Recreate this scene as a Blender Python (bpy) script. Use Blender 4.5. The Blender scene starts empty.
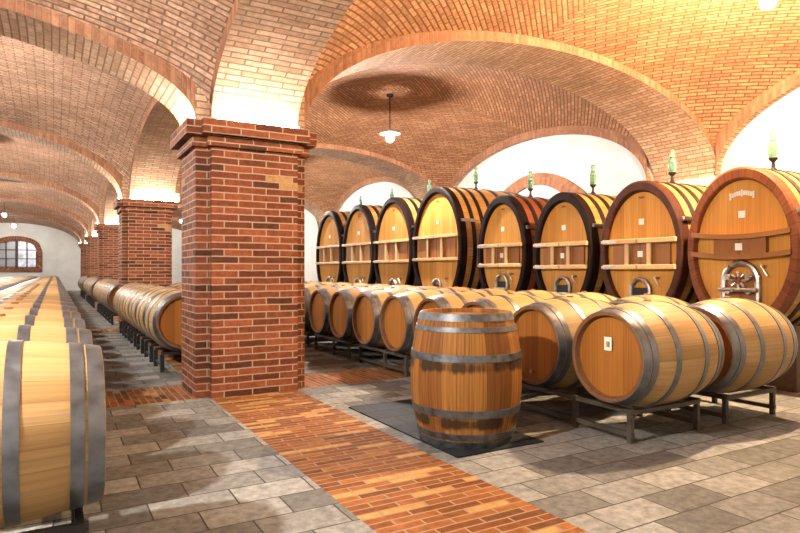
import bpy, math, random
from mathutils import Vector, Matrix
random.seed(7)
sc = bpy.context.scene
col = sc.collection
PI = math.pi

# ------------------------------------------------------------------ materials
class NT:
    def __init__(s, name):
        s.m = bpy.data.materials.new(name); s.m.use_nodes = True
        s.t = s.m.node_tree; s.t.nodes.clear()
        s.out = s.t.nodes.new('ShaderNodeOutputMaterial')
        s.b = s.t.nodes.new('ShaderNodeBsdfPrincipled')
        s.t.links.new(s.b.outputs[0], s.out.inputs[0])
    def n(s, typ, **kw):
        nd = s.t.nodes.new(typ)
        for k, v in kw.items():
            if k.startswith('_'): setattr(nd, k[1:], v)
            else: s.set(nd.inputs[k.replace('__', ' ')], v)
        return nd
    def set(s, inp, v):
        if isinstance(v, bpy.types.NodeSocket): s.t.links.new(v, inp)
        else: inp.default_value = v
    def math(s, op, a, b=0.0, c=None):
        nd = s.t.nodes.new('ShaderNodeMath'); nd.operation = op
        s.set(nd.inputs[0], a); s.set(nd.inputs[1], b)
        if c is not None: s.set(nd.inputs[2], c)
        return nd.outputs[0]
    def mix(s, f, a, b, blend='MIX'):
        nd = s.t.nodes.new('ShaderNodeMix'); nd.data_type = 'RGBA'; nd.blend_type = blend
        s.set(nd.inputs[0], f); s.set(nd.inputs[6], a); s.set(nd.inputs[7], b)
        return nd.outputs[2]
    def ramp(s, f, lo, hi, a=0.0, b=1.0):
        nd = s.t.nodes.new('ShaderNodeMapRange')
        s.set(nd.inputs[0], f); nd.inputs[1].default_value = lo; nd.inputs[2].default_value = hi
        nd.inputs[3].default_value = a; nd.inputs[4].default_value = b
        return nd.outputs[0]
    def bump(s, h, strength=0.3, dist=0.01):
        nd = s.n('ShaderNodeBump', Height=h, Strength=strength, Distance=dist)
        s.t.links.new(nd.outputs[0], s.b.inputs['Normal'])
    def uv(s):
        return s.t.nodes.new('ShaderNodeUVMap').outputs[0]

def c4(c): return (c[0], c[1], c[2], 1.0)

def brick_mat(name, c1, c2, cm, w=.34, h=.084, mortar=.012, rough=.85, accent=None, accent_at=.93, dark=.35,
              bump=.5, rot=0.0, var=.35, spec=.25):
    m = NT(name)
    uv = m.uv()
    if rot:
        mp = m.n('ShaderNodeMapping', Vector=uv); mp.inputs['Rotation'].default_value = (0, 0, rot); uv = mp.outputs[0]
    nz = m.n('ShaderNodeTexNoise', Vector=uv, Scale=6.0, Detail=2.0)
    wob = m.n('ShaderNodeVectorMath', _operation='MULTIPLY_ADD')
    m.set(wob.inputs[0], nz.outputs['Color']); wob.inputs[1].default_value = (.012, .012, 0); m.set(wob.inputs[2], uv)
    bt = m.n('ShaderNodeTexBrick', Vector=wob.outputs[0], Color1=(0, 0, 0, 1), Color2=(1, 1, 1, 1), Mortar=(0, 0, 0, 1), Scale=1.0)
    bt.inputs['Mortar Size'].default_value = mortar / 2 + .002
    bt.inputs['Mortar Smooth'].default_value = .3
    bt.inputs['Brick Width'].default_value = w; bt.inputs['Row Height'].default_value = h
    bt.inputs['Bias'].default_value = 0
    fac = bt.outputs['Fac']; r = bt.outputs['Color']
    base = m.mix(m.ramp(r, .1, .9), c4(c1), c4(c2))
    if accent: base = m.mix(m.math('GREATER_THAN', r, accent_at), base, c4(accent))
    base = m.mix(m.math('MULTIPLY', m.math('LESS_THAN', r, .09), dark), base, (.03, .015, .012, 1))
    n2 = m.n('ShaderNodeTexNoise', Vector=uv, Scale=14.0, Detail=5.0, Roughness=.65)
    base = m.mix(1.0, base, m.n('ShaderNodeCombineColor', Red=m.ramp(n2.outputs[0], .3, .7, 1 - var, 1 + var * .6),
                 Green=m.ramp(n2.outputs[0], .3, .7, 1 - var, 1 + var * .6), Blue=m.ramp(n2.outputs[0], .3, .7, 1 - var, 1 + var * .6)).outputs[0], 'MULTIPLY')
    n3 = m.n('ShaderNodeTexNoise', Vector=uv, Scale=1.1, Detail=4.0)
    f3 = m.ramp(n3.outputs[0], .3, .7, .82, 1.12)
    base = m.mix(1.0, base, m.n('ShaderNodeCombineColor', Red=f3, Green=f3, Blue=f3).outputs[0], 'MULTIPLY')
    colr = m.mix(fac, base, c4(cm))
    m.set(m.b.inputs['Base Color'], colr)
    m.b.inputs['Roughness'].default_value = rough
    m.b.inputs['Specular IOR Level'].default_value = spec
    hgt = m.math('ADD', m.math('MULTIPLY', m.math('SUBTRACT', 1.0, fac), 1.0), m.math('MULTIPLY', n2.outputs[0], .5))
    m.bump(hgt, bump, .012)
    return m.m

def plank_mat(name, c1, c2, line=(.10, .04, .015), rough=.5, lw=.03, grain=.35, stain=None, gs=(9.0, 1.3), spec=.35, coat=0.0):
    """UV.x counts planks, UV.y runs along them in metres"""
    m = NT(name)
    uv = m.uv(); sp = m.n('ShaderNodeSeparateXYZ', Vector=uv)
    x, y = sp.outputs[0], sp.outputs[1]
    rnd = m.n('ShaderNodeObjectInfo').outputs['Random']
    idx = m.math('FLOOR', x); fr = m.math('FRACT', x)
    wn = m.n('ShaderNodeTexWhiteNoise', _noise_dimensions='2D', Vector=m.n('ShaderNodeCombineXYZ', X=idx, Y=m.math('MULTIPLY', rnd, 91.0)).outputs[0])
    base = m.mix(wn.outputs['Value'], c4(c1), c4(c2))
    v = m.n('ShaderNodeCombineXYZ', X=m.math('MULTIPLY', x, gs[0]), Y=m.math('MULTIPLY', y, gs[1]), Z=m.math('MULTIPLY', rnd, 37.0)).outputs[0]
    nz = m.n('ShaderNodeTexNoise', Vector=v, Scale=1.0, Detail=6.0, Roughness=.6)
    g = m.ramp(nz.outputs[0], .3, .72, 1 - grain, 1 + grain * .45)
    base = m.mix(1.0, base, m.n('ShaderNodeCombineColor', Red=g, Green=g, Blue=g).outputs[0], 'MULTIPLY')
    ov = m.ramp(rnd, 0, 1, .9, 1.08)
    base = m.mix(1.0, base, m.n('ShaderNodeCombineColor', Red=ov, Green=ov, Blue=ov).outputs[0], 'MULTIPLY')
    edge = m.math('MINIMUM', fr, m.math('SUBTRACT', 1.0, fr))
    ln = m.ramp(edge, 0.0, lw, .75, 0.0)
    base = m.mix(ln, base, c4(line))
    if stain:  # old black stains with a shape of their own
        n4 = m.n('ShaderNodeTexNoise', Vector=m.n('ShaderNodeCombineXYZ', X=m.math('MULTIPLY', x, .9), Y=m.math('MULTIPLY', y, 1.2)).outputs[0], Scale=1.0, Detail=4.0)
        near = 0.0
        for yy in stain:
            d = m.math('ABSOLUTE', m.math('SUBTRACT', y, yy))
            k = m.ramp(d, 0.02, .13, 1.0, 0.0)
            near = m.math('MAXIMUM', near, k)
        s2 = m.ramp(m.math('MULTIPLY', n4.outputs[0], m.math('ADD', near, .12)), .40, .56, 0.0, .92)
        base = m.mix(s2, base, (.03, .018, .01, 1))
    m.set(m.b.inputs['Base Color'], base)
    m.b.inputs['Roughness'].default_value = rough
    m.b.inputs['Specular IOR Level'].default_value = spec
    m.b.inputs['Coat Weight'].default_value = coat; m.b.inputs['Coat Roughness'].default_value = .3
    h = m.math('SUBTRACT', m.math('MULTIPLY', nz.outputs[0], .3), ln)
    m.bump(h, .35, .004)
    return m.m

def plain(name, c, rough=.6, metal=0.0, noise=0.0, scale=20.0, spec=.5, bump=0.0):
    m = NT(name)
    if noise:
        tc = m.n('ShaderNodeTexCoord'); nz = m.n('ShaderNodeTexNoise', Vector=tc.outputs['Object'], Scale=scale, Detail=4.0)
        g = m.ramp(nz.outputs[0], .3, .7, 1 - noise, 1 + noise)
        m.set(m.b.inputs['Base Color'], m.mix(1.0, c4(c), m.n('ShaderNodeCombineColor', Red=g, Green=g, Blue=g).outputs[0], 'MULTIPLY'))
        m.set(m.b.inputs['Roughness'], m.ramp(nz.outputs[0], .3, .7, max(.05, rough - .12), min(1, rough + .12)))
        if bump: m.bump(nz.outputs[0], bump, .01)
    else:
        m.b.inputs['Base Color'].default_value = c4(c); m.b.inputs['Roughness'].default_value = rough
    m.b.inputs['Metallic'].default_value = metal; m.b.inputs['Specular IOR Level'].default_value = spec
    return m.m

def emit(name, c, s):
    m = NT(name)
    m.b.inputs['Base Color'].default_value = c4(c); m.b.inputs['Emission Color'].default_value = c4(c)
    m.b.inputs['Emission Strength'].default_value = s
    return m.m

def glass(name, c, rough=.05):
    m = NT(name)
    m.b.inputs['Base Color'].default_value = c4(c); m.b.inputs['Transmission Weight'].default_value = .85
    m.b.inputs['Roughness'].default_value = rough; m.b.inputs['IOR'].default_value = 1.3
    return m.m

MPIL = brick_mat('pillar_brick', (.29, .085, .036), (.13, .036, .018), (.36, .25, .175), accent=(.42, .23, .09), accent_at=.975, dark=.75, spec=.12, rough=.75, bump=.55, mortar=.014)
MVAU = brick_mat('vault_brick_left', (.70, .44, .31), (.52, .29, .19), (.22, .125, .08), w=.30, h=.076, dark=.4, mortar=.02, bump=1.0, var=.5)
MVAR = brick_mat('vault_brick_right', (.56, .285, .145), (.40, .175, .085), (.16, .075, .04), w=.32, h=.076, dark=.35, mortar=.022, rot=-PI / 4, bump=1.0, var=.45)
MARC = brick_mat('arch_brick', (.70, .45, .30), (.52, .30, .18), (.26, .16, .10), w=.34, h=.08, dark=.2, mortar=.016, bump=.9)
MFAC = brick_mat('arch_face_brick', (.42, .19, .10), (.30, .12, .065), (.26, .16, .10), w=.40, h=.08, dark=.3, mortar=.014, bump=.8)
MPATH = brick_mat('path_brick', (.33, .12, .035), (.17, .052, .016), (.30, .19, .11), w=.32, h=.078, mortar=.012, rough=.8, dark=.6, accent=(.48, .26, .09), accent_at=.86, bump=.5, spec=.12)
MSTO = brick_mat('stone_paving', (.31, .30, .285), (.145, .138, .13), (.055, .05, .045), w=.52, h=.30, mortar=.009, rough=.75, dark=.0, bump=.6, var=.42, spec=.12)
MWAL = plain('white_plaster', (.62, .60, .57), .9, noise=.08, scale=1.5, spec=.2)
OAK = plank_mat('oak_staves', (.53, .335, .15), (.41, .235, .09), line=(.25, .12, .04), lw=.02, grain=.25, rough=.55, spec=.2)
HEAD = plank_mat('oak_head', (.41, .155, .03), (.29, .10, .017), line=(.16, .06, .02), lw=.02, grain=.3, rough=.6, spec=.15)
OLD = plank_mat('aged_oak_staves', (.43, .19, .045), (.22, .08, .02), line=(.06, .03, .012), lw=.035, grain=.5, rough=.6, spec=.15, stain=(-.35, .125))
STEEL = plain('galvanised_hoop', (.17, .185, .21), .4, .75, noise=.25, scale=14)
OLDST = plain('dull_hoop', (.13, .14, .155), .5, .85, noise=.45, scale=16)
RACK = plain('dark_rack_metal', (.07, .055, .042), .6, .2, noise=.35, scale=9)
CHIME = plain('chime_wood_shaded', (.17, .07, .025), .7, noise=.25)  # darker than the staves: shade of the recessed barrel end put into the colour
RACKD = plain('black_rack_metal', (.022, .02, .02), .5, .4, noise=.3)
BUNG = plain('bung', (.30, .12, .05), .6)
PAPER = plain('paper', (.85, .82, .72), .8)
VFACE = plank_mat('vat_head', (.66, .32, .07), (.54, .235, .045), line=(.34, .15, .04), lw=.02, grain=.22, rough=.55, gs=(7, .9), spec=.15)
VSTAVE = plank_mat('vat_staves', (.34, .09, .03), (.22, .05, .018), line=(.06, .02, .01), lw=.04, grain=.3, rough=.4, coat=.2)
VSTAVL = plank_mat('vat_staves_light', (.60, .30, .08), (.42, .18, .05), line=(.2, .08, .03), lw=.04, grain=.3, rough=.4, coat=.2)
VRIM = plank_mat('vat_rim_dark', (.018, .008, .007), (.012, .006, .005), line=(.01, .005, .005), lw=.05, grain=.3, rough=.55, spec=.08)
VRIMO = plank_mat('vat_rim_orange', (.24, .075, .028), (.17, .048, .018), line=(.04, .01, .005), lw=.05, grain=.3, rough=.5, spec=.15)
VRIMR = plank_mat('vat_rim_red', (.075, .024, .013), (.05, .016, .009), line=(.04, .01, .005), lw=.05, grain=.3, rough=.5, spec=.15)
BATTEN = plank_mat('vat_batten', (.70, .44, .20), (.60, .35, .15), grain=.15, rough=.4)
BLOCK = plank_mat('vat_block', (.33, .13, .033), (.26, .10, .024), grain=.2, rough=.45)
HOOPB = plain('black_hoop', (.028, .02, .022), .4, .6, noise=.2)
CHROME = plain('steel_fitting', (.42, .41, .40), .38, 1.0, noise=.25, scale=18)
DARK = plain('dark_iron', (.03, .028, .028), .45, .7)
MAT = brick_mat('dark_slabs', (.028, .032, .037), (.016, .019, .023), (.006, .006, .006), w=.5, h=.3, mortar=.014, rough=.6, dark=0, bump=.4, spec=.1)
GLG = glass('clear_glass', (.50, .82, .62))
LIQ = glass('green_fluid', (.05, .36, .16))
WOODST = plain('cradle_timber', (.12, .07, .04), .7, noise=.3)
FRAME = plain('window_frame_wood', (.06, .025, .018), .6)

# ------------------------------------------------------------------ mesh helper
class MB:
    def __init__(s): s.v = []; s.f = []; s.uv = []; s.mi = []
    def face(s, idx, uvs, mi=0): s.f.append(idx); s.uv.append(uvs); s.mi.append(mi)
    def quadpts(s, pts, uvs, mi=0):
        n = len(s.v); s.v += [tuple(p) for p in pts]; s.face(tuple(range(n, n + len(pts))), uvs, mi)
    def box(s, x0, x1, y0, y1, z0, z1, mi=0, rot=None, su=1.0):
        P = [Vector((x, y, z)) for x in (x0, x1) for y in (y0, y1) for z in (z0, z1)]
        if rot is not None:
            P2 = [rot @ p for p in P]
        else: P2 = P
        q = [((0, 1, 3, 2), 'x'), ((4, 6, 7, 5), 'x'), ((0, 4, 5, 1), 'y'), ((2, 3, 7, 6), 'y'), ((0, 2, 6, 4), 'z'), ((1, 5, 7, 3), 'z')]
        n = len(s.v); s.v += [tuple(p) for p in P2]
        for ids, ax in q:
            uvs = []
            for i in ids:
                p = P[i]
                uvs.append((p.y * su, p.z * su) if ax == 'x' else (p.x * su, p.z * su) if ax == 'y' else (p.x * su, p.y * su))
            s.face(tuple(n + i for i in ids), uvs, mi)
    def lathe(s, prof, axis='x', seg=40, un=1.0, mi=0, close=False, c=(0, 0, 0), ry=1.0, rz=1.0, kfun=None):
        """prof: list of (a, r): a along the axis"""
        n = len(s.v)
        for a, r in prof:
            for k in range(seg):
                t = 2 * PI * k / seg
                u_, w_ = r * math.cos(t), r * math.sin(t)
                if axis == 'x': p = (c[0] + a, c[1] + u_ * ry, c[2] + w_ * rz)
                elif axis == 'y': p = (c[0] + u_ * ry, c[1] + a, c[2] + w_ * rz)
                else: p = (c[0] + u_ * ry, c[1] + w_ * rz, c[2] + a)
                s.v.append(p)
        L = 0
        rows = len(prof)
        for i in range(rows if close else rows - 1):
            j = (i + 1) % rows
            dl = math.hypot(prof[j][0] - prof[i][0], prof[j][1] - prof[i][1])
            for k in range(seg):
                k2 = (k + 1) % seg
                u0, u1 = k / seg * un, (k + 1) / seg * un
                s.face((n + i * seg + k, n + j * seg + k, n + j * seg + k2, n + i * seg + k2),
                       [(u0, prof[i][0]), (u0, prof[j][0]), (u1, prof[j][0]), (u1, prof[i][0])], mi)
    def disc(s, a, r, axis='x', seg=40, pw=.1, mi=0, flip=False, ry=1.0, rz=1.0, c=(0, 0, 0)):
        n = len(s.v); uvs = []
        for k in range(seg):
            t = 2 * PI * k / seg; u_, w_ = r * math.cos(t) * ry, r * math.sin(t) * rz
            if axis == 'x': p = (c[0] + a, c[1] + u_, c[2] + w_)
            elif axis == 'y': p = (c[0] + u_, c[1] + a, c[2] + w_)
            else: p = (c[0] + u_, c[1] + w_, c[2] + a)
            s.v.append(p); uvs.append((u_ / pw + 50.5, w_))
        ids = list(range(n, n + seg))
        if flip: ids.reverse(); uvs.reverse()
        s.face(tuple(ids), uvs, mi)
    def tube(s, p0, p1, r, seg=10, mi=0):
        p0, p1 = Vector(p0), Vector(p1); d = (p1 - p0); L = d.length; q = d.to_track_quat('Z', 'Y')
        n = len(s.v)
        for a in (0, L):
            for k in range(seg):
                t = 2 * PI * k / seg; s.v.append(tuple(p0 + q @ Vector((r * math.cos(t), r * math.sin(t), a))))
        for k in range(seg):
            k2 = (k + 1) % seg
            s.face((n + k, n + k2, n + seg + k2, n + seg + k), [(k / seg, 0), (k2 / seg, 0), (k2 / seg, L), (k / seg, L)], mi)
        s.face(tuple(range(n + seg - 1, n - 1, -1)), [(0, 0)] * seg, mi)
        s.face(tuple(range(n + seg, n + 2 * seg)), [(0, 0)] * seg, mi)
    def mesh(s, name, mats, smooth=True, angle=35):
        me = bpy.data.meshes.new(name); me.from_pydata(s.v, [], s.f)
        ul = me.uv_layers.new(name='UVMap')
        flat = [c for uvs in s.uv for p in uvs for c in p]
        ul.data.foreach_set('uv', flat)
        if not isinstance(mats, (list, tuple)): mats = [mats]
        for m in mats: me.materials.append(m)
        me.polygons.foreach_set('material_index', s.mi)
        me.update()
        if smooth:
            me.shade_smooth(); me.set_sharp_from_angle(angle=math.radians(angle))
        return me
    def build(s, name, mats, parent=None, smooth=True, angle=35, loc=(0, 0, 0)):
        o = bpy.data.objects.new(name, s.mesh(name, mats, smooth, angle)); col.objects.link(o); o.location = loc
        if parent: o.parent = parent
        return o

def bev(o, w=.006, n=1):
    m = o.modifiers.new('bevel', 'BEVEL'); m.width = w; m.segments = n; m.limit_method = 'ANGLE'
    return o
def tag(o, label=None, cat=None, group=None, kind=None):
    if label: o['label'] = label
    if cat: o['category'] = cat
    if group: o['group'] = group
    if kind: o['kind'] = kind
    return o
def empty(name, loc, rz=0):
    o = bpy.data.objects.new(name, None); col.objects.link(o); o.location = loc; o.rotation_euler = (0, 0, rz); o.empty_display_size = .2
    return o
def kids(o): return [c for c in bpy.data.objects if c.parent == o]
CACHE = {}
def remember(o):
    CACHE[o.name] = [k.name for k in kids(o)]
def copy_tree(o, parent=None, cache=CACHE):
    c = o.copy(); col.objects.link(c)
    if parent: c.parent = parent
    if o.name not in cache: cache[o.name] = [k.name for k in kids(o)]
    for ch in cache[o.name]: copy_tree(bpy.data.objects[ch], c)
    return c
ONES = ['', 'first', 'second', 'third', 'fourth', 'fifth', 'sixth', 'seventh', 'eighth', 'ninth', 'tenth', 'eleventh', 'twelfth', 'thirteenth',
        'fourteenth', 'fifteenth', 'sixteenth', 'seventeenth', 'eighteenth', 'nineteenth']
TENS = {2: ('twenty', 'twentieth'), 3: ('thirty', 'thirtieth'), 4: ('forty', 'fortieth'), 5: ('fifty', 'fiftieth')}
def ordn(n):
    if n < 20: return ONES[n]
    t, o = divmod(n, 10)
    return TENS[t][1] if o == 0 else TENS[t][0] + '-' + ONES[o]

# ------------------------------------------------------------------ layout (metres; Y runs down the cellar, X across it)
PX0, PX1 = 1.44, 2.80          # pier core
LX0, LX1 = 1.60, 2.66          # pilaster / long arch / brick path
PITCH = 9.0
PY = [7.85 + PITCH * i for i in range(5)]
YF = 52.4                      # far wall
YB = -1.65                     # wall behind the camera
XL, XR = -6.5, 10.8
Z0 = 3.30                      # springing
def E(t): return math.sqrt(max(0.0, 1 - t * t))

# floor
def grid_floor():
    bandY = [(y - .5, y + .5) for y in PY]
    st = MB()
    def rect(b, x0, x1, y0, y1, swap=False, mi=0):
        z = 0
        P = [(x0, y0, z), (x1, y0, z), (x1, y1, z), (x0, y1, z)]
        b.quadpts(P, [((p[1], p[0]) if swap else (p[0], p[1])) for p in P], mi)
    ys = [YB] + [v for b in bandY for v in b] + [YF]
    for i in range(0, len(ys), 2):
        rect(st, XL, LX0, ys[i], ys[i + 1]); rect(st, LX1, XR, ys[i], ys[i + 1])
    for b in bandY:
        rect(st, XL, LX0, b[0], b[1], True, 1); rect(st, LX1, XR, b[0], b[1], True, 1)
    rect(st, LX0, LX1, YB, YF, False, 1)
    o = st.build('floor', [MSTO, MPATH], smooth=False); tag(o, kind='structure')
grid_floor()

def wall(name, pts, mat=MWAL, uvax='y'):
    b = MB(); b.quadpts(pts, [(p[0] if uvax == 'y' else p[1], p[2]) for p in pts]); o = b.build(name, mat, smooth=False); tag(o, kind='structure'); return o
HT = 7.0
wall('wall_left', [(XL, YB, 0), (XL, YF, 0), (XL, YF, HT), (XL, YB, HT)], uvax='x')
wall('wall_right', [(XR, YB, 0), (XR, YB, HT), (XR, YF, HT), (XR, YF, 0)], uvax='x')
wall('wall_back', [(XL, YB, 0), (XL, YB, HT), (XR, YB, HT), (XR, YB, 0)])

# far wall with an arched window opening
WC, WH, WZ0, WZS, WZT = -2.45, 1.30, 1.75, 2.95, 3.70   # opening centre, half width, sill, springing, crown
def arch_pts(cx, hw, z0, zs, zt, n=16):
    P = [(cx - hw, z0)]
    for i in range(n + 1):
        t = -1 + 2 * i / n; P.append((cx + hw * t, zs + (zt - zs) * E(t) ** .8))
    P.append((cx + hw, z0)); return P
def far_wall():
    b = MB(); P = arch_pts(WC, WH, WZ0, WZS, WZT)
    def q(x0, x1, z0, z1): b.quadpts([(x0, YF, z0), (x1, YF, z0), (x1, YF, z1), (x0, YF, z1)], [(x0, z0), (x1, z0), (x1, z1), (x0, z1)])
    q(XL, WC - WH, 0, HT); q(WC + WH, XR, 0, HT); q(WC - WH, WC + WH, 0, WZ0)
    for i in range(1, len(P) - 2):
        p, r = P[i], P[i + 1]
        b.quadpts([(p[0], YF, p[1]), (r[0], YF, r[1]), (r[0], YF, HT), (p[0], YF, HT)], [(0, 0)] * 4)
    for i in range(len(P)):   # reveal
        p, r = P[i], P[(i + 1) % len(P)]
        b.quadpts([(p[0], YF, p[1]), (p[0], YF + .3, p[1]), (r[0], YF + .3, r[1]), (r[0], YF, r[1])], [(0, 0)] * 4)
    tag(b.build('wall_far', MWAL, smooth=False), kind='structure')
far_wall()
def window():
    root = empty('window_1', (0, 0, 0)); tag(root, kind='structure')
    Pi = arch_pts(WC, WH, WZ0, WZS, WZT); Po = arch_pts(WC, WH + .34, WZ0 - .34, WZS, WZT + .36)
    b = MB(); y0, y1 = YF - .08, YF + .02; n = len(Pi); s = 0
    for i in range(n):
        j = (i + 1) % n; a, c, d, e = Pi[i], Pi[j], Po[j], Po[i]
        L = math.hypot(c[0] - a[0], c[1] - a[1])
        for y in (y0,):
            b.quadpts([(a[0], y, a[1]), (c[0], y, c[1]), (d[0], y, d[1]), (e[0], y, e[1])], [(0, s), (0, s + L), (.34, s + L), (.34, s)])
        b.quadpts([(e[0], y0, e[1]), (d[0], y0, d[1]), (d[0], y1, d[1]), (e[0], y1, e[1])], [(0, s), (0, s + L), (.1, s + L), (.1, s)])
        b.quadpts([(a[0], y0, a[1]), (a[0], y1, a[1]), (c[0], y1, c[1]), (c[0], y0, c[1])], [(0, s), (.1, s), (.1, s + L), (0, s + L)])
        s += L
    b.build('brick_surround', MPIL, root, smooth=False)
    # glazing: dark leaf at the left, pale daylit panes at the right
    g = MB(); yg = YF + .2
    x0, x1 = WC - WH, WC + WH; nn = 12
    for i in range(nn):
        xa, xb = x0 + (x1 - x0) * i / nn, x0 + (x1 - x0) * (i + 1) / nn
        za, zb = [WZS + (WZT - WZS) * E((x - WC) / WH) ** .8 for x in (xa, xb)]
        g.quadpts([(xa, yg, WZ0), (xb, yg, WZ0), (xb, yg, zb), (xa, yg, za)], [(xa, WZ0), (xb, WZ0), (xb, zb), (xa, za)])
    m = NT('frosted_pane')
    nz = m.n('ShaderNodeTexNoise', Vector=m.uv(), Scale=1.6, Detail=3.0)
    m.b.inputs['Base Color'].default_value = (.25, .25, .3, 1); m.b.inputs['Roughness'].default_value = .2
    m.b.inputs['Emission Color'].default_value = (.80, .84, 1, 1)
    m.set(m.b.inputs['Emission Strength'], m.math('MULTIPLY', m.ramp(nz.outputs[0], .35, .62, .12, .8), m.math('GREATER_THAN', m.n('ShaderNodeSeparateXYZ', Vector=m.uv()).outputs[0], WC + .1)))
    g.build('glass', m.m, root, smooth=False)
    f = MB()
    for k in range(0, 5):
        x = x0 + (x1 - x0) * k / 4; w = .09 if k % 2 == 0 else .045
        zt = WZS + (WZT - WZS) * E((x - WC) / WH) ** .8
        f.box(max(x0, x - w), min(x1, x + w), yg - .08, yg - .02, WZ0, zt + .02)
    for z in (WZ0 + .04, 2.4, 3.05): f.box(x0, x1, yg - .08, yg - .02, z - .03, z + .03)
    f.build('window_frame', FRAME, root, smooth=False)
window()

# ------------------------------------------------------------------ vaults
RC, LC, HA = (PX1 + XR) / 2, (XL + PX0) / 2, None
def ring(name, axis, c, a, lo, hi, b, z0=Z0, th=.9, n=48, sk=0.0):
    """arch spanning along `axis` centre c half-span a, occupying lo..hi on the other axis, rise b"""
    m = MB(); s = 0; prev = None
    tt = [-math.cos(PI * i / n) for i in range(n + 1)]
    for i in range(n):
        t0, t1 = tt[i], tt[i + 1]
        p0 = (c + a * t0, z0 + b * E(t0)); p1 = (c + a * t1, z0 + b * E(t1))
        L = math.hypot(p1[0] - p0[0], p1[1] - p0[1])
        def P(p, o, dz=0): return (p[0], o, p[1] + dz) if axis == 'x' else (o, p[0], p[1] + dz)
        la, lb = lo - sk * (t0 + 1) / 2, lo - sk * (t1 + 1) / 2
        m.quadpts([P(p0, la), P(p1, lb), P(p1, hi), P(p0, hi)], [(la, s), (lb, s + L), (hi, s + L), (hi, s)], 0)
        for o, oa, ob in ((lo, la, lb), (hi, hi, hi)):
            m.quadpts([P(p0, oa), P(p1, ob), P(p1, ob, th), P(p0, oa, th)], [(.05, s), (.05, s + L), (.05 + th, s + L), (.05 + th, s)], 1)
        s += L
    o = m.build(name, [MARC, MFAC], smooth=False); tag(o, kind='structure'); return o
def web(x0, x1, y0, y1, bv0, bv1, bu0, bu1, mat, off=.12, n=40, p=2.0, sk=0.0, chev=False):
    """bv0/bv1: rise of the edge arches at y0/y1; bu0/bu1: rise at x0/x1"""
    m = MB(); cx, cy, hx, hy = (x0 + x1) / 2, (y0 + y1) / 2, (x1 - x0) / 2, (y1 - y0) / 2
    ts = [-math.cos(PI * i / n) for i in range(n + 1)]
    Z = []
    for j, v in enumerate(ts):
        row = []
        for i, u in enumerate(ts):
            bv = bv0 + (bv1 - bv0) * (v + 1) / 2; bu = bu0 + (bu1 - bu0) * (u + 1) / 2
            z = Z0 + off + ((bv * E(u)) ** p + (bu * E(v)) ** p) ** (1 / p)
            row.append(z); y1s = y1 - sk * (u + 1) / 2; m.v.append((cx + hx * u, (y0 + y1s) / 2 + (y1s - y0) / 2 * v, z))
        Z.append(row)
    for j in range(n):
        for i in range(n):
            ids = [j * (n + 1) + i, (j + 1) * (n + 1) + i, (j + 1) * (n + 1) + i + 1, j * (n + 1) + i + 1]
            # brick courses follow the surface: v measured as arc length along Y
            uvs = []
            for k in ids:
                x, y, z = m.v[k]
                uvs.append((x, y) if True else 0)
            m.face(tuple(ids), uvs)
    # arc-length parametrisation for v (and u)
    arcv = [[0] * (n + 1) for _ in range(n + 1)]; arcu = [[0] * (n + 1) for _ in range(n + 1)]
    for i in range(n + 1):
        mid = n // 2
        for rng in (range(mid + 1, n + 1), range(mid - 1, -1, -1)):
            for j in rng:
                pj = j - 1 if j > mid else j + 1
                A = Vector(m.v[j * (n + 1) + i]); B = Vector(m.v[pj * (n + 1) + i])
                arcv[j][i] = arcv[pj][i] + math.copysign((A - B).length, j - mid)
                A = Vector(m.v[i * (n + 1) + j]); B = Vector(m.v[i * (n + 1) + pj])
                arcu[i][j] = arcu[i][pj] + math.copysign((A - B).length, j - mid)
    k = 0
    for j in range(n):
        for i in range(n):
            f = -1 if (chev and (i + .5 - n / 2) * (j + .5 - n / 2) > 0) else 1   # courses turn with the quadrant
            m.uv[k] = [(f * (cx + arcu[q][r]) , cy + arcv[q][r]) for q, r in ((j, i), (j + 1, i), (j + 1, i + 1), (j, i + 1))]
            k += 1
    o = m.build('ceiling', mat, smooth=True, angle=80); tag(o, kind='structure'); return o

ntrim = 0
def T():
    global ntrim; ntrim += 1; return 'trim_%d' % ntrim
HY = .45   # half depth of a pier along Y
ybays = []
edges = [YB] + [v for y in PY for v in (y - HY, y + HY)] + [YF]
BL = [1.0, 1.05, 1.60, 1.6, 1.6, 1.6, 1.6]     # rise of the transverse arches, left aisle
for i, y in enumerate(PY):
    ring(T(), 'x', LC, PX0 - LC, y - HY, y + HY, BL[i + 1])
    ring(T(), 'x', RC, XR - RC, y - HY, y + HY, 1.72, sk=.5)
for i in range(6):
    y0, y1 = edges[2 * i], edges[2 * i + 1]
    if i == 0: ya, yb, c = -.55, y1, None
    else: ya, yb = y0, y1
    bl = 1.2 if i == 0 else 1.3
    ring(T(), 'y', (ya + yb) / 2, (yb - ya) / 2 - .12, LX0, LX1, bl, z0=Z0 - .02)
    lowL = (1.05, 1.05, 1.2) if i == 0 else (1.35, 1.6, 1.3) if i == 1 else (1.6, 1.6, 1.3)
    web(XL, LX0, ya, yb, lowL[0], lowL[1], lowL[2], lowL[2], MVAU)
    web(LX1, XR, ya, yb, 1.74, 1.74, bl, 1.62, MVAR, sk=.5 if i < 5 else 0, chev=True)
    # wall rib at the right wall
    yr = yb - (.5 if i < 5 else 0)
    ring(T(), 'y', (ya + yr) / 2, (yr - ya) / 2 - .05, XR - .16, XR + .1, 1.62, z0=Z0 + .0)
    if i == 0:   # half metre of plain vault behind the camera
        ring(T(), 'x', LC, PX0 - LC, YB, ya, 1.05); ring(T(), 'x', RC, XR - RC, YB, ya, 1.72)
        b = MB(); b.box(PX0, PX1, YB, ya, 3.0, 5.2); tag(b.build(T(), MARC, smooth=False), kind='structure')

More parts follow.
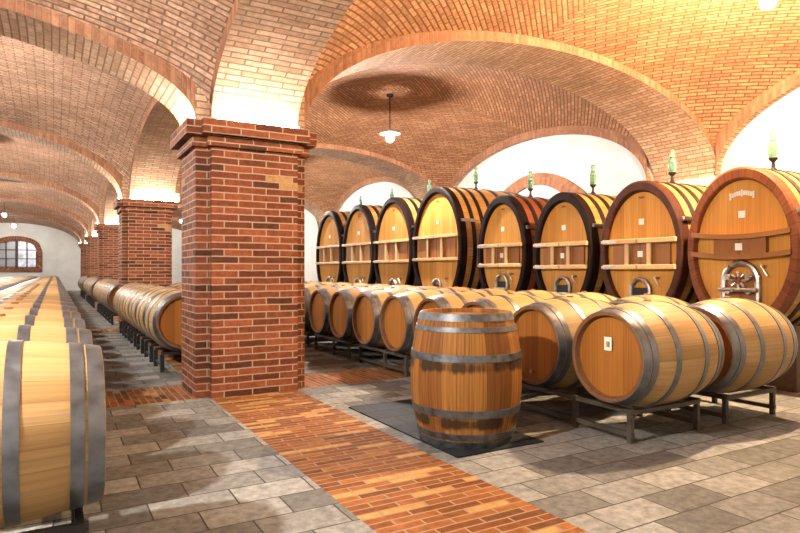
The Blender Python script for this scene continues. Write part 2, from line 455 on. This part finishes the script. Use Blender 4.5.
# ------------------------------------------------------------------ piers
UPW = emit('uplight_glow', (1, .93, .84), 120.0)
UPL = emit('far_uplight_glow', (1, .93, .84), 85.0)
def cross(b, z0, z1, g, nar=0.0):
    """cruciform block grown outwards by g, drawn as one outline"""
    x0, x1, y0, y1 = PX0 - 2.135 - g, PX1 - 2.135 + g - nar, -HY - g, HY + g
    a0, a1, p = LX0 - 2.135 - g - nar * .2, LX1 - 2.135 + g - nar * .8, .13
    O = [(x0, y0), (a0, y0), (a0, y0 - p), (a1, y0 - p), (a1, y0), (x1, y0), (x1, y1), (a1, y1), (a1, y1 + p), (a0, y1 + p), (a0, y1), (x0, y1)]
    n = len(O)
    for i in range(n):
        p0, p1 = O[i], O[(i + 1) % n]
        ax = abs(p1[0] - p0[0]) > abs(p1[1] - p0[1])
        u0, u1 = (p0[0], p1[0]) if ax else (p0[1], p1[1])
        sh = LX0 - 2.135 - .02 if ax else -HY
        b.quadpts([(p0[0], p0[1], z0), (p1[0], p1[1], z0), (p1[0], p1[1], z1), (p0[0], p0[1], z1)],
                  [(u0 - sh, z0), (u1 - sh, z0), (u1 - sh, z1), (u0 - sh, z1)])
    for z in (z0, z1):
        for (xa, xb, ya, yb) in ((x0, x1, y0, y1), (a0, a1, y0 - p, y0), (a0, a1, y1, y1 + p)):
            P = [(xa, ya, z), (xb, ya, z), (xb, yb, z), (xa, yb, z)]
            b.quadpts(P if z == z1 else P[::-1], [(q[0], q[1]) for q in P])
pnames = ['red brick pillar standing nearest, on the brick path beside the lone barrel',
          'second red brick pillar down the aisle, above the near pillar-line barrels',
          'third red brick pillar down the aisle, past the second one',
          'fourth red brick pillar down the aisle, beyond the third one',
          'fifth and farthest red brick pillar, just before the white end wall']
for i, y in enumerate(PY):
    r = empty('brick_pillar', (2.135, y, 0)); tag(r, pnames[i], 'pillar', 'brick pillars down the aisle', 'structure')
    nr = .19 if i else 0.0
    b = MB(); cross(b, 0, 2.97, 0, nr); b.build('shaft', MPIL, r, smooth=False)
    b = MB(); cross(b, 2.97, 3.065, .05, nr); cross(b, 3.065, 3.10, .02, nr); cross(b, 3.10, 3.27, .12, nr)
    b.build('cap', MPIL, r, smooth=False)
    b = MB(); b.box(PX0 - 2.135, PX1 - 2.135 - nr, -HY, HY, 3.27, 3.5); b.box(PX0 - 2.135, PX1 - 2.135, -HY, HY, 3.5, 4.9); b.build('impost_block', MARC, r, smooth=False)
    for (xa, xb, ya, yb) in ((-.795, -.735, -.4, .4), (.735 - nr, .795 - nr, -.4, .4), (-.5, .5, -.69, -.63), (-.5, .5, .63, .69)):
        b = MB(); b.box(xa, xb, ya, yb, 3.272, 3.295)
        b.build('uplight', UPW if i == 0 else UPL, r, smooth=False)

# brick relieving arch in the right wall
def wall_arch(yc, hw, zs, zt, w):
    m = MB(); n = 24; s = 0; x = XR - .06
    for i in range(n):
        t0, t1 = -1 + 2 * i / n, -1 + 2 * (i + 1) / n
        def P(t, g, xx): return (xx, yc + (hw + g) * t, zs + (zt - zs) * (1 - t * t) + g)
        L = 2 * hw / n
        m.quadpts([P(t0, 0, x), P(t1, 0, x), P(t1, w, x), P(t0, w, x)], [(0, s), (0, s + L), (w, s + L), (w, s)])
        m.quadpts([P(t0, w, x), P(t1, w, x), P(t1, w, XR), P(t0, w, XR)], [(0, s)] * 4)
        m.quadpts([P(t0, 0, x), P(t1, 0, x), P(t1, 0, XR), P(t0, 0, XR)], [(0, s)] * 4)
        s += L
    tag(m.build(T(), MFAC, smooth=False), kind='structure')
wall_arch(11.88, 1.5, 3.0, 3.72, .3)

# dark slab inset by the standing barrel
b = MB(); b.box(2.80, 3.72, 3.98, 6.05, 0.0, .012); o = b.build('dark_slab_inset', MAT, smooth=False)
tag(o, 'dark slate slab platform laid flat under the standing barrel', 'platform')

# ------------------------------------------------------------------ lamps
def lamp(x, y, z, zc, strength, c, label, r=.09, shade=.25):
    root = empty('pendant_lamp', (x, y, 0)); tag(root, label, 'lamp', 'pendant lamps in the vault bays')
    b = MB(); b.tube((0, 0, z + .16), (0, 0, zc), .012, 8); b.build('rod', DARK, root)
    b = MB(); b.lathe([(zc - .05, .07), (zc - .03, .09), (zc, .09)], 'z', 20); b.build('ceiling_rose', DARK, root)
    b = MB(); b.lathe([(z + .10, shade), (z + .12, shade), (z + .15, .10), (z + .18, .03), (z + .16, .03), (z + .13, .09), (z + .10, shade)], 'z', 32); b.build('shade', DARK, root)
    b = MB(); b.lathe([(z + .095, .03), (z + .14, .03)], 'z', 16); b.build('socket', DARK, root)
    b = MB(); pr = [(z - r * math.cos(PI * k / 12), max(.002, r * math.sin(PI * k / 12))) for k in range(13)]
    b.lathe(pr, 'z', 20); b.build('bulb', emit('bulb_glow', c, strength * (.13 / r) ** 2), root)
    return root
WN = (1, .94, .85)
POW = 1050
for i in range(6):
    yc = 3.4 + 9.0 * i
    if i == 0: lamp(LC + .1, 2.75, 4.05, 5.0, POW * 3.4, WN, 'pendant lamp over the left barrel rows, in the nearest bay')
    else: lamp(-2.4, yc, 4.55, 5.38, POW * (1.7 if i < 4 else .8), WN, 'bare bulb pendant over the left barrel rows, %s bay down the cellar' % ordn(i + 1))
    if i == 0: lamp(7.4, 4.1, 4.72, 5.52, POW * 4.2, (1, .72, .42), 'warm pendant lamp over the racked barrels, nearest bay at right', shade=.12)
    else: lamp(6.8, yc, 4.6, 5.62, POW * (2.0 if i < 4 else 1.0), WN if i > 1 else (1, .92, .84), 'bare bulb pendant over the right-hand aisle, %s bay down the cellar' % ordn(i + 1))

# ------------------------------------------------------------------ barrels
BLN, RE, RB = 1.10, .393, .475
def br(x, L=BLN, re=RE, rb=RB):
    t = 2 * x / L; return re + (rb - re) * (1 - abs(t) ** 2.1)
def body_prof(L=BLN, re=RE, rb=RB):
    h = L / 2; P = [(-h + .06, re - .046), (-h + .002, re - .030), (-h, re - .006)]
    P += [(-h + L * k / 18, br(-h + L * k / 18, L, re, rb)) for k in range(19)]
    P += [(h, re - .006), (h - .002, re - .030), (h - .06, re - .046)]
    return P
HOOPS = [(.004, .072), (.084, .142), (.33, .39)]
def hoop_mb(b, a0, a1, L=BLN, re=RE, rb=RB, axis='x', seg=44, th=.006):
    n = 4; P = [(a0, br(a0, L, re, rb) - .002)] + [(a0 + (a1 - a0) * k / n, br(a0 + (a1 - a0) * k / n, L, re, rb) + th) for k in range(n + 1)] + [(a1, br(a1, L, re, rb) - .002)]
    b.lathe(P, axis, seg)
def hoop_spans(L=BLN):
    out = []
    for a, c in HOOPS: out += [(-L / 2 + a, -L / 2 + c), (L / 2 - c, L / 2 - a)]
    return out
def chime(b, seg):
    for i in list(range(3 * seg)) + list(range(len(b.f) - 3 * seg, len(b.f))): b.mi[i] = 1
def make_barrel(name='wine_barrel', RE=RE, RB=RB):
    root = empty(name, (0, 0, -50))
    b = MB(); b.lathe(body_prof(BLN, RE, RB), 'x', 52, un=26)
    chime(b, 52); b.build('body', [OAK, CHIME], root)
    for s in (-1, 1):
        b = MB(); b.disc(s * (BLN / 2 - .055), RE - .043, 'x', 44, pw=.095, flip=(s < 0)); b.build('head', HEAD, root)
    for a0, a1 in hoop_spans():
        b = MB(); hoop_mb(b, a0, a1, BLN, RE, RB); b.build('hoop', STEEL, root)
    b = MB(); b.lathe([(RB - .01, .035), (RB + .012, .035), (RB + .016, .03), (RB + .016, .001)], 'z', 14); b.build('bung', BUNG, root)
    return root
proto = make_barrel(); protoL = make_barrel('wine_barrel', .37, .425); remember(proto); remember(protoL)
# one-mesh barrel for those too far away to show their parts
def far_mesh(re, rb, nm):
    fb = MB(); fb.lathe(body_prof(BLN, re, rb), 'x', 32, un=26, mi=0); chime(fb, 32)
    for s in (-1, 1): fb.disc(s * (BLN / 2 - .055), re - .043, 'x', 32, pw=.095, mi=3, flip=(s < 0))
    for a0, a1 in hoop_spans():
        k = len(fb.f); hoop_mb(fb, a0, a1, BLN, re, rb, seg=32)
        for q in range(k, len(fb.f)): fb.mi[q] = 2
    return fb.mesh(nm, [OAK, CHIME, STEEL, HEAD])
farmesh = far_mesh(RE, RB, 'wine_barrel_far'); farmeshL = far_mesh(.37, .425, 'slim_barrel_far')
used = [False, False]
def barrel(x, y, z, rz, label, group, far=False, slim=False):
    if far:
        o = bpy.data.objects.new('wine_barrel', farmeshL if slim else farmesh); col.objects.link(o)
    else:
        p = protoL if slim else proto
        if used[slim]: o = copy_tree(p)
        else: o = p; used[slim] = True
    o.location = (x, y, z); o.rotation_euler = (0, 0, rz)
    return tag(o, label, 'barrel', group)
ZC = .748

# racks
def rack_tree(yspan, legs, xs, zt=.312, cb=None, mt=None):
    mt = mt or RACK
    """steel barrel rack: rails along Y at each x in xs, legs at given y"""
    root = empty('barrel_rack', (0, 0, 0))
    for x in xs:
        for z in (.075, zt - .02):
            b = MB(); b.box(x - .018, x + .018, yspan[0], yspan[1], z - .02, z + .02); b.build('rail', mt, root, smooth=False)
        for y in legs:
            b = MB(); b.box(x - .021, x + .021, y - .021, y + .021, 0.0, zt + .002); b.build('leg', mt, root, smooth=False)
    for y in (yspan[0] + .02, yspan[1] - .02):
        b = MB(); b.box(xs[0] - (.03 if cb else 0), xs[-1] + (.03 if cb else 0), y - .018, y + .018, zt - .05 + (cb or 0), zt - .012 + (cb or 0)); b.build('cross_bar', mt, root, smooth=False)
    return root
PIT = .966
rk = rack_tree((-.17, PIT + .42), (-.14, .5, PIT + .39), (.18, 1.10), zt=.30); rk2 = rack_tree((-.17, PIT + .42), (-.14, .5, PIT + .39), (.32, 1.14), zt=.286)
ru = [False]; ru2 = [False]
def rack(x, y, label, group, src=rk, flag=ru, rz=0):
    if flag[0]: o = copy_tree(src)
    else: o = src; flag[0] = True
    o.location = (x, y, 0); o.rotation_euler = (0, 0, rz); return tag(o, label, 'barrel rack', group)

# right block: two columns, heads towards the aisle
paper_spec = {}
for cidx, (xh, cname) in enumerate(((4.2, 'front column at right'), (5.43, 'column before the oval vats'))):
    for k in range(14):
        y = 3.72 + PIT * k
        lab = 'racked oak barrel, %s, %s from the near end' % (cname, ordn(k + 1)) if k else \
              ('nearest racked oak barrel, with a paper label on its round head' if cidx == 0 else 'racked oak barrel end to end behind the paper-labelled one, before the lettered vat')
        o = barrel(xh + BLN / 2, y, ZC, 0, lab, 'racked barrels in the right-hand aisle')
        if cidx == 0 and k == 0:
            b = MB(); b.box(-.512, -.508, -.03, .05, .05, .17); tag(b.build('paper_label', PAPER, o, smooth=False), 'white paper label')
            b = MB(); b.box(-.5125, -.5115, -.012, .03, .08, .13); b.build('printed_mark', BATTEN, o, smooth=False)
        if cidx == 0 and k == 1:
            b = MB(); b.box(-.53, -.508, .0, .04, -.29, -.26); b.build('tap_plug', CHROME, o, smooth=False)
    for k in range(7):
        where = 'under the front column' if cidx == 0 else 'under the rear column'
        rack(xh - .03, 3.72 + 2 * PIT * k, 'dark steel barrel rack %s, %s from the near end' % (where, ordn(k + 1)), 'racks of the right-hand aisle', *((rk, ru) if cidx == 0 else (rk2, ru2)))

# left block: rows across the left aisle
LP = .955
for cidx, (xe, kmin, kmax, cname) in enumerate(((.20, 0, 46, 'aisle-side'), (-.96, 5, 46, 'second'), (-2.12, 18, 46, 'third'), (-3.28, 30, 46, 'fourth'))):
    cnt = 0
    for k in range(kmin, kmax):
        y = 3.38 + LP * k; cnt += 1
        if k == 0 and cidx == 0: lab = 'big pale oak barrel lying closest of all, at the left-hand aisle edge'
        else:
            lab = 'pale oak barrel, %s row of the left block, %s in view from near end' % (cname, ordn(cnt))
        barrel(xe - BLN / 2, y, ZC, 0, lab, 'lying barrels of the left block', far=(k > 14), slim=True)
lk = rack_tree((-.38, 2 * LP - .57), (-.36, .45, 2 * LP - .55), (-.95, -.10), zt=.34, cb=.06, mt=RACKD)
for xx, src in ((.2, lk),):
    fl = [False]
    for k in range(16):
        rack(xx, 3.38 + 2 * LP * k, 'dark steel rack under the aisle-side row at left, %s from the near end' % ordn(k + 1), 'racks of the left block', lk, fl)

# barrels end to end between the pillars
def cradle():
    root = empty('barrel_cradle', (0, 0, 0))
    for x in (-.33, .33):
        b = MB(); b.box(x - .02, x + .02, -.30, .30, .255, .292); b.build('rail', RACKD, root, smooth=False)
        for y in (-.29, .29):
            b = MB(); b.box(x - .028, x + .028, y - .028, y + .028, 0, .262); b.build('leg', RACKD, root, smooth=False)
    for y in (-.29, .29):
        b = MB(); b.box(-.33, .33, y - .012, y + .012, .08, .11); b.build('tie_bar', RACKD, root, smooth=False)
    return root
ck = cradle(); cf = [False]
words = ['second', 'third', 'fourth', 'fifth']
for bay in range(4):
    ys = PY[bay] + .45 + 1.02
    for cidx, xc in enumerate((1.67, 2.72)):
        n = 6 if (cidx == 0 or bay == 0) else 0
        if bay == 3 and cidx == 0: n = 5
        for k in range(n):
            y = ys + .55 + 1.16 * k
            side = 'aisle line' if cidx == 0 else 'inner line'
            lab = 'end-to-end barrel past the %s pillar, %s, %s from the near end' % (ONES[bay + 1], side, ordn(k + 1))
            barrel(xc, y, ZC, PI / 2, lab, 'end-to-end barrels between the pillars', far=(bay > 0 or cidx == 1))
            if bay < 2 and cidx == 0:
                o = rack(xc, y, 'black steel cradle beyond the %s pillar, under its %s end-to-end barrel' % (ONES[bay + 1], ordn(k + 1)), 'cradles between the pillars', ck, cf, PI / 2)

# racks too small in view to show their parts: one mesh each
def one_mesh(src, nm):
    b = MB()
    for c in kids(src):
        me = c.data; n = len(b.v); b.v += [tuple(v.co) for v in me.vertices]
        for p in me.polygons: b.face(tuple(n + i for i in p.vertices), [(0, 0)] * len(p.vertices))
    return b.mesh(nm, RACKD, smooth=False)
lkm, ckm = one_mesh(lk, 'far_rack'), one_mesh(ck, 'far_cradle')
def far_rack(nm, me, x, y, rz, label, group):
    o = bpy.data.objects.new(nm, me); col.objects.link(o); o.location = (x, y, 0); o.rotation_euler = (0, 0, rz); tag(o, label, 'barrel rack', group)
for k in range(16, 23): far_rack('barrel_rack', lkm, .2, 3.38 + 2 * LP * k, 0, 'dark steel rack under the aisle-side row at left, %s from the near end' % ordn(k + 1), 'racks of the left block')
for xe, k0, cname in ((-.96, 2, 'second'), (-2.12, 9, 'third'), (-3.28, 15, 'fourth')):
    for k in range(k0, 23): far_rack('barrel_rack', lkm, xe, 3.38 + 2 * LP * k, 0, 'dark rack hidden under the %s row of the left block, between floor and barrels' % cname, 'racks hidden under the left block')
for bay in range(4):
    ys = PY[bay] + .45 + 1.02 + .55
    for cidx, xc in enumerate((1.67, 2.72)):
        if cidx == 0 and bay < 2 or cidx == 1 and bay > 0: continue
        for k in range(5 if bay == 3 else 6):
            far_rack('barrel_cradle', ckm, xc, ys + 1.16 * k, PI / 2, ('black cradle in the inner line past the first pillar, %s from the near end' if cidx else 'black cradle past the ' + ONES[bay + 1] + ' pillar in the aisle line, %s from the near end') % ordn(k + 1), 'cradles between the pillars')

# standing barrel
SX, SY = 3.22, 4.45
sb = empty('standing_barrel', (SX, SY, .012)); tag(sb, 'worn oak barrel standing upright on the dark slabs beside the brick path', 'barrel')
SL, SE, SB = 1.13, .405, .498
def sbr(x): return br(x, SL, SE, SB)
h = SL / 2
b = MB(); P = [(-h, SE - .03)] + [(-h + SL * k / 18, sbr(-h + SL * k / 18)) for k in range(19)] + [(h, SE - .028), (h - .035, SE - .03), (h - .05, SE - .03)]
b.lathe(P, 'z', 60, un=24, c=(0, 0, 0)); o = b.build('body', OLD, sb, loc=(0, 0, h))
for s, nm in ((h - .04, 'head'), (-h + .02, 'head')):
    b = MB(); b.disc(s, SE - .029, 'z', 48, pw=.09, flip=(s < 0)); b.build('head', OLD, sb, loc=(0, 0, h))
for (a0, a1) in ((.50, .56), (.41, .45), (.165, .225), (-.30, -.235), (-.49, -.44), (-.564, -.505)):
    b = MB(); hoop_mb(b, a0, a1, SL, SE, SB, 'z', 60, .007); b.build('hoop', OLDST, sb, loc=(0, 0, h))

# ------------------------------------------------------------------ oval vats
def vat(root, ry, rz, zc, L, style, rimmat, big):
    n = 64
    def k(t): return 1 + .02 * math.sin(PI * min(1, max(0, t / L)))
    # staves
    b = MB(); P = [(t, k(t)) for t in [L * i / 20 for i in range(21)]]
    b.lathe(P, 'x', n, un=44, c=(0, 0, zc), ry=ry, rz=rz)
    b.disc(L - .04, 1.0, 'x', n, ry=ry, rz=rz, c=(0, 0, zc))
    b.build('staves', VSTAVL if style in ('light', 'big', 'crest') else VSTAVE, root, angle=50)
    # front rim
    ii = 1 - .10 / ry
    b = MB(); b.lathe([(.07, ii - .01), (0, ii), (-.02, ii + .02), (-.02, .985), (0, 1.012), (.16, k(.16) + .012), (.16, k(.16) - .01)], 'x', n, un=44, c=(0, 0, zc), ry=ry, rz=rz)
    b.build('rim', rimmat, root, angle=30)
    b = MB(); b.disc(.06, ii + .01, 'x', n, pw=.13, ry=ry, rz=rz, c=(0, 0, zc), flip=True); b.build('head', VFACE, root)
    # hoops
    for a in (.36, .62, .92, 1.35, L - .5, L - .2):
        b = MB(); b.lathe([(a - .05, k(a - .05)), (a - .05, k(a - .05) + .012), (a + .05, k(a + .05) + .012), (a + .05, k(a + .05))], 'x', n, c=(0, 0, zc), ry=ry, rz=rz)
        b.build('hoop', HOOPB, root, angle=30)
    def inner(z):  # half width of the head at height z
        return ry * ii * E((z - zc) / (rz * ii))
    zt, zb = (zc + .27, zc - .25) if big else (zc + .16, zc - .23)
    if style == 'crest': zt, zb = zc + .16, zc - .10
    for zz in (zt, zb):
        w = inner(zz) + .03
        if style == 'crest':
            b = MB(); m_ = 12
            for q in range(m_):
                y0, y1 = -w + 2 * w * q / m_, -w + 2 * w * (q + 1) / m_
                g = lambda y: -.05 * (y / w) ** 2 * (1 if zz == zt else 1)
                pts = []
                for (yy) in (y0, y1): pts.append((yy, zz + .05 + g(yy) * -1 - .05))
                n0 = len(b.v)
                for xx in (-.05, .06):
                    for (yy, zz2) in ((y0, pts[0][1]), (y1, pts[1][1])):
                        b.v.append((xx, yy, zz2 - .03)); b.v.append((xx, yy, zz2 + .03))
                f = lambda *a: b.face(tuple(n0 + i for i in a), [(0.5, b.v[n0 + i][1]) for i in a])
                f(0, 1, 3, 2); f(4, 6, 7, 5); f(0, 2, 6, 4); f(1, 5, 7, 3)
            b.build('batten', BLOCK, root, smooth=False)
        else:
            b = MB(); b.box(-.06, .06, -w, w, zz - .035, zz + .035); bev(b.build('batten', BATTEN, root, smooth=False), .008)
            b = MB(); b.box(-.066, -.02, w - .28, w + .02, zz - .022, zz + .022); b.build('steel_plate', CHROME, root, smooth=False)
    if style == 'crest':
        b = MB(); b.box(-.01, .055, -.34, .34, zb, zt); b.build('panel', BLOCK, root, smooth=False)
    else:
        wi = inner(zb) * .98
        for y in (-wi * .33, wi * .33):
            b = MB(); b.box(-.04, .06, y - .035, y + .035, zb + .03, zt - .03); b.build('divider', BATTEN, root, smooth=False)
        for y0, y1 in ((-wi * .9, -wi * .33), (-wi * .33, wi * .33), (wi * .33, wi * .9)):
            b = MB(); b.box(.03, .058, y0 + .03, y1 - .03, zb + .03, zt - .03); b.build('panel', BLOCK, root, smooth=False)
    # paper tags
    for (y, z, s) in (((0.0, zc + rz * .43, .045)), ((0.0, (zt + zb) / 2, .045))):
        if big and z < zt: continue
        b = MB(); x = .0 if z < zt else .05; x = -.02 if (style == 'crest' and z < zt) else (.022 if z < zt else .05)
        b.box(x, x + .008, y - s, y + s, z - s, z + s); b.build('paper_tag', PAPER, root, smooth=False)
    # manhole door with arched steel frame and screw
    dz = zb - (.42 if style == 'crest' else .74 if big else .46); dw = .17 if style != 'crest' else .22; dh = .30 if style != 'crest' else .34
    b = MB(); m_ = 20
    O = [(-dw, dz - dh)] + [(-dw * math.cos(PI * q / m_), dz + dh * .35 + dw * math.sin(PI * q / m_)) for q in range(m_ + 1)] + [(dw, dz - dh)]
    for q in range(len(O)):
        p0, p1 = O[q], O[(q + 1) % len(O)]
        b.tube((0.03, p0[0], p0[1]), (0.03, p1[0], p1[1]), .042 if style == 'crest' else .032, 8)
    b.build('door_frame', CHROME, root)
    b = MB(); b.box(.03, .07, -dw, dw, dz - dh, dz + dh * .5); b.build('manhole_door', DARK if style != 'crest' else BLOCK, root, smooth=False)
    b = MB(); b.tube((-.04, -dw - .03, dz), (-.04, dw + .03, dz), .026, 8); b.build('door_bar', CHROME, root)
    b = MB(); b.tube((-.16, 0, dz), (.05, 0, dz), .022, 10); b.tube((-.13, -.09, dz), (-.13, .09, dz), .013, 8); b.build('door_screw', CHROME, root)
    b = MB(); b.tube((-.03, -.30 * ry / .74, dz + .30), (.06, -.30 * ry / .74, dz + .30), .02, 8); b.tube((-.04, -.30 * ry / .74, dz + .30), (-.04, -.38 * ry / .74, dz + .18), .012, 8)
    b.build('sample_tap', CHROME, root)
    if style == 'crest':
        for q in range(3):
            for s in (-1, 1):
                b = MB(); b.lathe([(-.05, .001), (-.05, .035), (-.02, .045), (.03, .03)], 'x', 10, c=(0, s * .13, dz - .2 + q * .18)); b.build('rosette', CHROME, root)
        b = MB()
        for q in range(8):
            t = 2 * PI * q / 8; b.tube((-.03, .05 * math.cos(t), dz + .12 + .05 * math.sin(t)), (-.03, .11 * math.cos(t), dz + .12 + .11 * math.sin(t)), .016, 6)
        b.build('scrollwork', CHROME, root)
        # arched white lettering too small to read: a row of short strokes
        b = MB()
        for q in range(11):
            t = (q - 5) / 5; y = -.15 * t; z = zc + rz * .66 + .035 * (1 - t * t)
            hh = .045 if abs(q - 5) in (5, 0) else .03
            b.box(.048, .056, y - .011, y + .011, z - hh, z + hh)
        b.build('lettering', PAPER, root, smooth=False)
    else:
        b = MB(); b.box(.05, .056, -.05, .05, zc + rz * .76, zc + rz * .79); b.build('stamp', BLOCK, root, smooth=False)
    # steel tie plate at the flank
    b = MB(); b.box(.05, .42, -ry * .985, -ry * .86, zc + rz * .40, zc + rz * .40 + .06); b.build('tie_plate', CHROME, root, smooth=False)
    # timber cradle
    for x in (.45, L - .5):
        b = MB(); b.box(x - .12, x + .12, -ry * .72, ry * .72, 0, zc - rz * .93); b.build('support', WOODST, root, smooth=False)
VX = 7.6
specs = [  # Y, ry, rz, zc, top style, label
    (4.57, .72, 1.04, 1.78, 'crest', VRIMO, 'large oval vat at the far right, with white lettering and an ornate steel door'),
    (6.10, .73, 1.05, 1.79, 'light', VRIMR, 'oval oak vat with golden staves, just left of the lettered vat'),
    (7.70, .70, 1.05, 1.80, 'light', VRIM, 'oval oak vat with pale stave tops, third from the right'),
    (9.34, .73, 1.13, 1.84, 'red', VRIM, 'narrow-looking oval vat with reddish staves, right of the four tall vats'),
    (11.68, 1.01, 1.40, 2.02, 'big', VRIM, 'tall oval vat nearest of the four big ones, in the middle of the row'),
    (13.76, 1.00, 1.40, 2.00, 'big', VRIM, 'tall oval vat, second nearest of the four big ones'),
    (15.84, 1.01, 1.40, 2.00, 'big', VRIM, 'tall oval vat, third nearest of the four big ones'),
    (17.97, 1.01, 1.40, 2.00, 'big', VRIM, 'tall oval vat at the far left end of the vat row'),
]
vlab = ['lettered vat', 'vat left of the lettered one', 'third vat from the right', 'reddish fourth vat from the right', 'nearest tall vat', 'second tall vat', 'third tall vat', 'fourth and farthest tall vat']
for i, (y, ry, rz, zc, st, rim, lab) in enumerate(specs):
    r = empty('oval_vat', (VX, y, 0)); tag(r, lab, 'wine vat', 'row of oval vats')
    vat(r, ry, rz, zc, 2.35, st, rim, st == 'big')
    if vlab[i]:
        xx = 1.15 if st == 'big' else .77; zt = zc + rz * (1 + .02 * math.sin(PI * xx / 2.35)) - .001
        g = empty('glass_airlock', (VX + xx, y, zt)); tag(g, 'glass airlock with green fluid standing on top of the %s' % vlab[i], 'airlock', 'airlocks on the vats')
        b = MB(); b.lathe([(0, .05), (.02, .05), (.05, .025), (.12, .02), (.16, .055), (.18, .06), (.18, .001)], 'z', 16); b.build('stem', DARK, g)
        b = MB(); b.lathe([(.182, .001), (.182, .045), (.23, .06), (.36, .06), (.40, .035), (.46, .03), (.50, .045), (.53, .03), (.53, .001)], 'z', 18); b.build('glass_body', GLG, g)
        b = MB(); b.lathe([(.19, .001), (.19, .038), (.235, .052), (.355, .052), (.355, .001)], 'z', 16); b.build('fluid', LIQ, g)
        b = MB(); b.lathe([(.40, .037), (.42, .037)], 'z', 16); b.build('collar', LIQ, g)

# ------------------------------------------------------------------ camera, world, view
cam = bpy.data.cameras.new('camera'); co = bpy.data.objects.new('camera', cam); col.objects.link(co)
F = 605.0
cam.sensor_width = 36; cam.lens = F / 800 * 36; cam.shift_y = 4.5 / 800; cam.clip_end = 200; cam.clip_start = .05
yaw = math.atan(345 / F)
co.location = (0, 0, 1.5); co.rotation_euler = (PI / 2, 0, -yaw)
sc.camera = co
w = bpy.data.worlds.new('world'); sc.world = w; w.use_nodes = True
w.node_tree.nodes['Background'].inputs[0].default_value = (.5, .55, .65, 1); w.node_tree.nodes['Background'].inputs[1].default_value = .0
sc.view_settings.view_transform = 'Standard'; sc.view_settings.look = 'None'; sc.view_settings.gamma = 1; sc.view_settings.exposure = -0.2
sc.view_settings.use_curve_mapping = False
sc.cycles.use_denoising = True; sc.cycles.max_bounces = 6; sc.cycles.diffuse_bounces = 1; sc.cycles.sample_clamp_indirect = 8
